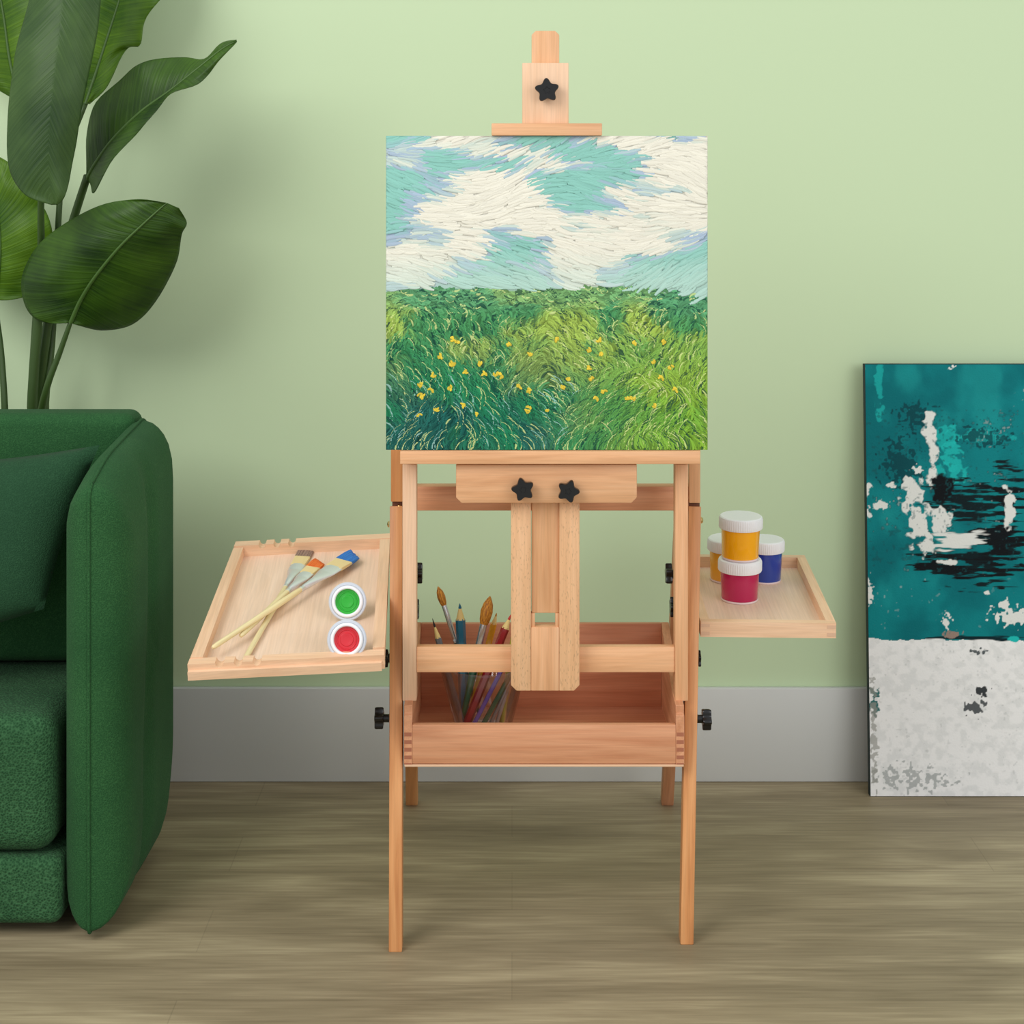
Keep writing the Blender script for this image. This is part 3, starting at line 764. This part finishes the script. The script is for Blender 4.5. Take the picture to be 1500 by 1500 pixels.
# A: long drooping leaf in front, tip hanging down
leaf([(98,-150,3.06),(96,-60,3.02),(90,20,2.99),(80,110,2.97),(72,190,2.97),(72,260,2.98),(80,300,2.99)],
     [(88,-150,3.06),(58,-60,3.04),(38,20,3.02),(20,95,3.00),(11,170,3.00),(13,245,3.00),(36,284,2.99),(76,300,2.99)],
     [(108,-150,3.06),(146,-60,3.04),(146,20,3.02),(130,110,3.00),(117,180,3.00),(105,240,3.00),(96,285,2.99),(84,300,2.99)], M_LEAFU, ruffle=.004, rib=False)
stem([(70,700,3.19),(60,620,3.17),(68,570,3.14),(88,515,3.13),(104,470,3.12)], .0085, .004)
stem([(64,700,3.21),(48,620,3.19),(50,540,3.18),(56,470,3.17),(60,380,3.15),(60,300,3.10),(62,200,3.05)], .011, .005)
stem([(72,700,3.23),(58,600,3.22),(66,500,3.20),(84,400,3.19),(108,320,3.17),(128,258,3.14)], .010, .007)
stem([(76,700,3.22),(66,600,3.21),(76,500,3.22),(84,350,3.23),(94,240,3.235),(126,150,3.24)], .008, .0045)
stem([(50,700,3.24),(46,600,3.23),(52,480,3.24),(60,340,3.245),(48,220,3.25),(30,148,3.25)], .009, .0045)
stem([(10,700,3.20),(7,600,3.20),(2,520,3.21),(-4,470,3.21),(-8,438,3.20)], .007, .0045)

# ------------------------------------------------------------------ paint jars on the right tray
def jarmat(n, c): 
    m = plain(n, c, .25, 0, .5, .6); return m
M_LID = plain('white_ribbed_plastic', (238, 238, 240), .4)
M_CLR = plain('clear_plastic_base', (232, 214, 216), .15, 0, .5)
def jar(px, py, h, mat, label, up=None, lid_r=.0345, jh=.0525, base=None, group='screw-top paint jars'):
    n_ = TR.n; q = n_.to_track_quat('Z', 'Y').to_matrix().to_4x4()
    o = base if base is not None else TR.hit(px, py, h)
    k = lid_r/.0345; M = Matrix.Translation(o) @ q
    t = thing('paint_jar', None, label, 'paint jar', group, M=M)
    r = .0305*k
    obj('jar_body', lathe([(0, .003), (r*.93, .003), (r*.95, .005), (r, jh*.97), (r, jh), (0, jh)], 48), mat, t, M, smooth=True)
    obj('jar_base', lathe([(0, 0.0001), (r*.94, 0.0001), (r*.97, .0015), (r*.965, .0036), (r*.5, .0038), (0, .0038)], 48), M_CLR, t, M, smooth=True)
    lr = lid_r
    obj('lid', lathe([(r*1.01, jh+.0003), (lr*.985, jh+.0003), (lr*.985, jh+.002), (lr*.985, jh+.0155), (lr*.97, jh+.0185), (lr*.92, jh+.0198), (0, jh+.0198)], 120, (2, 3)), M_LID, t, M, smooth=True, angle=25)
    return t, o + n_*(jh+.0201)
YEL = jarmat('yellow_paint', (252, 176, 6)); MAG = jarmat('magenta_paint', (182, 2, 80)); BLU = jarmat('blue_paint', (18, 60, 158)); YE2 = jarmat('amber_paint', (240, 172, 48))
_, top = jar(1083, 878, hR, MAG, 'magenta paint jar with white lid on the right tray, carrying a yellow one', jh=.049, lid_r=.0356)
jar(0, 0, 0, YEL, 'yellow paint jar stacked on top of the magenta jar', jh=.0505, base=top, lid_r=.0356)
jar(1120, 850, hR, BLU, 'blue paint jar with white lid standing behind and right of the stack', jh=.052, lid_r=.0325)
jar(1066, 849, hR, YE2, 'amber yellow paint jar standing behind the stack next to the easel leg', jh=.052, lid_r=.0355)

# ------------------------------------------------------------------ left tray: paint pots and brushes
M_RIM = plain('pale_grey_plastic', (206, 212, 222), .35); M_WRIM = plain('white_plastic_ring', (240, 242, 246), .35)
def pot_cup(cpx, cpy, mat, label):
    r = .0285
    # lies tipped on its side, mouth towards the room
    foot = TL.hit(cpx, cpy+27, hL)
    ax = Vector((0.0, -1, .22)).normalized()
    c = foot + Vector((0, 0, 1))*r*.975
    # lift along the tray normal until the rim just touches
    M = Matrix.Translation(c) @ ax.to_track_quat('Z', 'Y').to_matrix().to_4x4()
    t = thing('paint_pot', None, label, 'paint pot', 'round paint pots on the left tray', M=M)
    obj('pot_shell', lathe([(0, -.016), (r*.72, -.016), (r*.80, -.014), (r*.9, -.004), (r, -.003), (r, .000), (r*.95, .0015), (r*.86, .0012), (r*.84, -.001)], 64), M_RIM, t, M, smooth=True)
    obj('pot_rim', lathe([(r*.85, -.002), (r*.84, .002), (r*.80, .0048), (r*.72, .0056), (r*.665, .0045), (r*.645, .001), (r*.64, -.003)], 64), M_WRIM, t, M, smooth=True, angle=60)
    obj('paint', lathe([(r*.645, .000), (r*.62, -.0006), (r*.52, -.0010), (r*.50, .0002), (r*.47, .0002), (r*.45, -.001), (r*.34, -.001), (r*.32, .0003), (r*.28, .0004), (r*.2, -.0004), (0, -.0002)], 64), mat, t, M, smooth=True, angle=25)
    return t
pot_cup(509, 881, jarmat('green_paint', (30, 172, 40)), 'round white paint pot filled with green, upper one on the left tray')
pot_cup(508, 938, jarmat('red_paint', (214, 28, 44)), 'round white paint pot filled with red against the front rim of the left tray')

M_HAND = wood('brush_handle_wood', (226, 206, 150), (234, 216, 164), (240, 226, 178), rough=.35)
M_CREAM = plain('cream_bristle', (236, 216, 160), .8)
def hair(name, c1, c2):
    """colour mix streaked along the hairs"""
    m, nt, b = nmat(name); N = nt.nodes; tc = N.new('ShaderNodeTexCoord'); mp = N.new('ShaderNodeMapping'); mp.inputs['Scale'].default_value = (12, 900, 900)
    link(nt, tc.outputs['Object'], mp.inputs['Vector']); n = N.new('ShaderNodeTexNoise'); n.inputs['Scale'].default_value = 1; link(nt, mp.outputs[0], n.inputs['Vector'])
    r = N.new('ShaderNodeValToRGB'); r.color_ramp.elements[0].position = .4; r.color_ramp.elements[0].color = lin(*c1); r.color_ramp.elements[1].position = .6; r.color_ramp.elements[1].color = lin(*c2)
    link(nt, n.outputs['Fac'], r.inputs['Fac']); link(nt, r.outputs[0], b.inputs['Base Color']); b.inputs['Roughness'].default_value = .6; return m
def flat_brush(end, tip, lift0, lift1, fl, hl, wd, tipmat, label):
    p0 = TL.hit(end[0], end[1], hL+lift0); p1 = TL.hit(tip[0], tip[1], hL+lift1)
    L = (p1-p0).length; x = (p1-p0).normalized(); y = TL.n.cross(x).normalized(); z = x.cross(y)
    M = Matrix.Translation(p0) @ Matrix((x, y, z)).transposed().to_4x4()
    t = thing('flat_paintbrush', None, label, 'paintbrush', 'flat brushes lying on the left tray', M=M)
    hl = hl*L; fl = fl*L; a = L-hl; b = a-fl
    obj('handle', loft([(0, .0015, .0015), (.002, .0032, .003), (.01, .0042, .0036), (.4*b, .0042, .0038), (.75*b, .0052, .0046), (b*.95, .0044, .0042), (b+.004, .0036, .0036)], 16), M_HAND, t, M, smooth=True)
    obj('ferrule', loft([(b, .0042, .0042), (b+.004, .0045, .0045), (b+.005, .0040, .0040), (b+.009, .0040, .0040), (b+.010, .0046, .0045), (b+fl*.45, wd*.27, .0042), (b+fl*.72, wd*.46, .0036), (b+fl*.74, wd*.47, .0031), (b+fl*.77, wd*.48, .0036), (a, wd*.5, .0032)], 24), M_FERR, t, M, smooth=True, angle=50)
    def hairs(x0, x1, mat, nm, w0, w1, sl, n=26):
        bm = bmesh.new()
        for k in range(n):
            for lay in range(3):
                s = (k+.5)/n*2-1; yy0 = s*w0/2; yy1 = s*w1/2+ (random.random()-.5)*.0006
                ln = x1-x0-sl*(1-s)/2 + (random.random()-.5)*.003
                zz = (lay-1)*.0016; ln -= abs(lay-1)*.001
                h = loft([(x0, w0/n*.72, .0011, yy0, zz), (x0+ln*.6, w1/n*.8, .0011, yy0*.4+yy1*.6, zz*.9), (x0+ln*.92, w1/n*.7, .0007, yy1, zz*.5), (x0+ln, w1/n*.25, .0002, yy1, zz*.3)], 6)
                merge(bm, h)
        return obj(nm, bm, mat, t, M, smooth=True)
    hairs(a-.002, a+hl*.62, M_CREAM, 'bristles', wd*.92, wd*1.0, hl*.12)
    q = hairs(a+hl*.40, L, tipmat, 'painted_bristle_tip', wd*1.02, wd*1.02, hl*.30); q['label'] = 'paint-coloured bristle end'
    return t
flat_brush((358, 967), (453, 799), .0042, .0046, .21, .19, .025, hair('taupe_hair', (112, 90, 80), (170, 146, 130)), 'flat brush with grey-brown bristle tip, lying steepest and lowest of the crossed brushes')
flat_brush((352, 932), (472, 819), .0115, .0115, .25, .20, .024, hair('orange_hair', (226, 84, 20), (244, 140, 60)), 'small flat brush with orange bristle tip between two others')
flat_brush((311, 949), (525, 808), .0185, .0165, .245, .18, .031, hair('blue_hair', (20, 96, 190), (60, 140, 220)), 'flat brush with bright blue bristle tip lying on top of the crossed brushes')

# ------------------------------------------------------------------ the cup of pencils in the box
CD = 2.815; cc = Vector((X(708, CD), CD-D0, BOXFLOOR+.0005))
mg, nt, b = nmat('clear_glass'); N = nt.nodes      # thin-walled glass: clear with fresnel reflections
tr = N.new('ShaderNodeBsdfTransparent'); tr.inputs[0].default_value = (.975, .985, .985, 1)
gl = N.new('ShaderNodeBsdfGlossy'); gl.inputs['Roughness'].default_value = .03; lw = N.new('ShaderNodeLayerWeight'); lw.inputs['Blend'].default_value = .16
mr = N.new('ShaderNodeMapRange'); mr.inputs['To Min'].default_value = .06; mr.inputs['To Max'].default_value = .6; link(nt, lw.outputs['Fresnel'], mr.inputs['Value'])
mx = N.new('ShaderNodeMixShader'); link(nt, mr.outputs[0], mx.inputs[0]); link(nt, tr.outputs[0], mx.inputs[1]); link(nt, gl.outputs[0], mx.inputs[2])
link(nt, mx.outputs[0], N['Material Output'].inputs['Surface'])
ztop = Z(972, CD)-cc.z; R0, R1 = .0440, .0700
cup = obj('glass_cup', lathe([(0, 0), (R0, 0), (R0+.001, .001), (R1, ztop), (R1-.0005, ztop+.001), (R1-.0018, ztop), (R0-.001, .006), (0, .005)], 64), mg, None, Matrix.Translation(cc), smooth=True, angle=50)
finish(cup, 'clear tapered glass cup full of pencils standing in the easel box', 'cup')
M_RAW = plain('sharpened_wood', (240, 214, 140), .6)
def place(bot, tip, r):
    """bot: (dx,dy) on the cup floor; tip: photo px with depth offset from cup centre"""
    p0 = cc + Vector((bot[0], bot[1], .009)); p1 = P(tip[0], tip[1], CD+tip[2])
    return frame_to(p0, p1), (p1-p0).length
def pencil(bot, tip, r, col, label, tl=.030, lead=.009, leadcol=None, name='coloured_pencil'):
    M, L = place(bot, tip, r); t = thing(name, None, label, 'pencil', 'pencils in the glass cup', M=M)
    bm = loft([(0, r*.9, r*.9), (.001, r, r), (L-tl-.001, r, r), (L-tl+.002, r*.9, r*.9)], 6); obj('barrel', bm, plain(label[:20]+'_lacquer', col, .25, 0, .5, .5), t, M)
    obj('sharpened_cone', loft([(L-tl, r*.93, r*.93), (L-lead, r*.30, r*.30)], 16), M_RAW, t, M, smooth=True)
    obj('lead', loft([(L-lead-.0002, r*.30, r*.30), (L-lead*.8, r*.33, r*.33), (L, .0004, .0004)], 12), plain(label[:20]+'_lead', leadcol or col, .5), t, M, smooth=True)
    return t
pencil((-.033, -.019), (633.5, 906, -.02), .0050, (112, 116, 124), 'grey pencil with sharp black lead leaning furthest left in the cup', .032, .014, (24, 24, 26), 'lead_pencil')
pencil((-.030, .004), (673.5, 884, .02), .0078, (10, 108, 140), 'thick teal blue pencil standing nearly upright in the cup', .026, .008)
pencil((-.022, .014), (727.5, 898, .03), .0050, (236, 166, 22), 'yellow pencil beside the broad brush in the cup', .018, .005, (196, 140, 40))
pencil((-.026, -.022), (748.5, 900, .005), .0066, (150, 22, 34), 'dark red pencil with red lead leaning right in the cup', .024, .009, (196, 50, 40))
def rod(bot, tip, r, col, label, rough=.25, metal=0, name='pencil'):
    M, L = place(bot, tip, r)
    o = obj(name, loft([(0, r*.8, r*.8), (.002, r, r), (L*.6, r*1.05, r*1.05), (L-.003, r*.85, r*.85), (L, r*.4, r*.4)], 10), plain(label[:22]+'_mat', col, rough, metal, .5, .4), None, M, smooth=True)
    return finish(o, label, 'pencil', 'pencils in the glass cup')
rod((-.016, -.032), (752, 948, -.025), .0034, (104, 84, 170), 'purple pencil slanting to the right inside the cup')
rod((-.002, -.034), (768, 952, -.020), .0040, (14, 84, 58), 'dark green pencil slanting to the right inside the cup, right of the purple one')
rod((.010, -.030), (762, 965, -.020), .0030, (150, 154, 158), 'slim silver-grey pencil slanting right inside the cup', .3, .7)
rod((.020, -.028), (757, 968, -.018), .0030, (176, 180, 186), 'slim pale silver pencil near the right wall of the cup', .3, .7)
rod((.030, -.014), (752, 930, -.012), .0045, (168, 172, 60), 'olive yellow pencil standing at the right wall of the cup')
rod((.034, .004), (768, 960, .000), .0038, (84, 92, 96), 'dark grey pencil at the far right of the cup')
def round_brush(bot, tip, hr, hc, label, hlen, flen, br):
    M, L = place(bot, tip, hr); t = thing('round_paintbrush', None, label, 'paintbrush', 'round brushes in the glass cup', M=M)
    a = L-hlen; b_ = a-flen
    obj('handle', loft([(0, hr*.45, hr*.45), (.02, hr*.7, hr*.7), (b_*.8, hr*1.1, hr*1.1), (b_+.003, hr*.85, hr*.85)], 14), plain(label[:18]+'_handle', hc, .25, 0, .5, .5), t, M, smooth=True)
    obj('ferrule', loft([(b_, hr, hr), (b_+.004, hr*1.02, hr*1.02), (b_+.005, hr*.93, hr*.93), (b_+.007, hr*.93, hr*.93), (b_+.008, hr*1.0, hr*1.0), (a, br*.62, br*.62)], 20), M_STEEL, t, M, smooth=True)
    obj('bristles', loft([(a-.001, br*.60, br*.60), (a+hlen*.15, br*.85, br*.85), (a+hlen*.45, br, br), (a+hlen*.72, br*.78, br*.78), (a+hlen*.92, br*.3, br*.3), (L, .0003, .0003)], 18), hair(label[:14]+'_hair', (150, 88, 20), (214, 148, 44)), t, M, smooth=True)
    return t
round_brush((-.006, .020), (641.5, 859, .045), .0042, (26, 54, 60), 'thin round brush with brown bristles and long steel ferrule, tallest in the cup', .031, .062, .0066)
round_brush((-.034, -.014), (718, 873, .01), .0062, (20, 92, 62), 'broad round brush with golden bristles and wide steel ferrule in the cup', .045, .05, .0098)

# ------------------------------------------------------------------ camera, light
cam = bpy.data.cameras.new('camera'); co = bpy.data.objects.new('camera', cam); C.objects.link(co)
co.location = (0, -D0, H); co.rotation_euler = (math.pi/2, 0, 0)
cam.sensor_width = 36; cam.lens = F/1500*36; cam.shift_y = -(750-HY)/1500; cam.clip_end = 50
bpy.context.scene.camera = co
def area(name, loc, target, size, power, col=(1, 1, 1), sy=None):
    l = bpy.data.lights.new(name, 'AREA'); l.energy = power; l.color = col; l.size = size
    if sy: l.shape = 'RECTANGLE'; l.size_y = sy
    o = bpy.data.objects.new(name, l); C.objects.link(o); o.location = loc
    o.rotation_euler = (Vector(target)-Vector(loc)).to_track_quat('-Z', 'Y').to_euler(); return o
area('window_light', (-1.9, -2.0, 2.6), (.5, .5, .8), 1.8, 60, (1, .985, .955))
area('soft_front', (2.2, -2.6, 1.7), (0, .4, .6), 2.0, 34, (1, 1, 1))
w = bpy.data.worlds.new('world'); bpy.context.scene.world = w; w.use_nodes = True
w.node_tree.nodes['Background'].inputs[0].default_value = (.96, .98, 1, 1); w.node_tree.nodes['Background'].inputs[1].default_value = .72
vs = bpy.context.scene.view_settings
vs.view_transform = 'Standard'; vs.look = 'None'; vs.exposure = 0; vs.gamma = 1; vs.use_curve_mapping = False
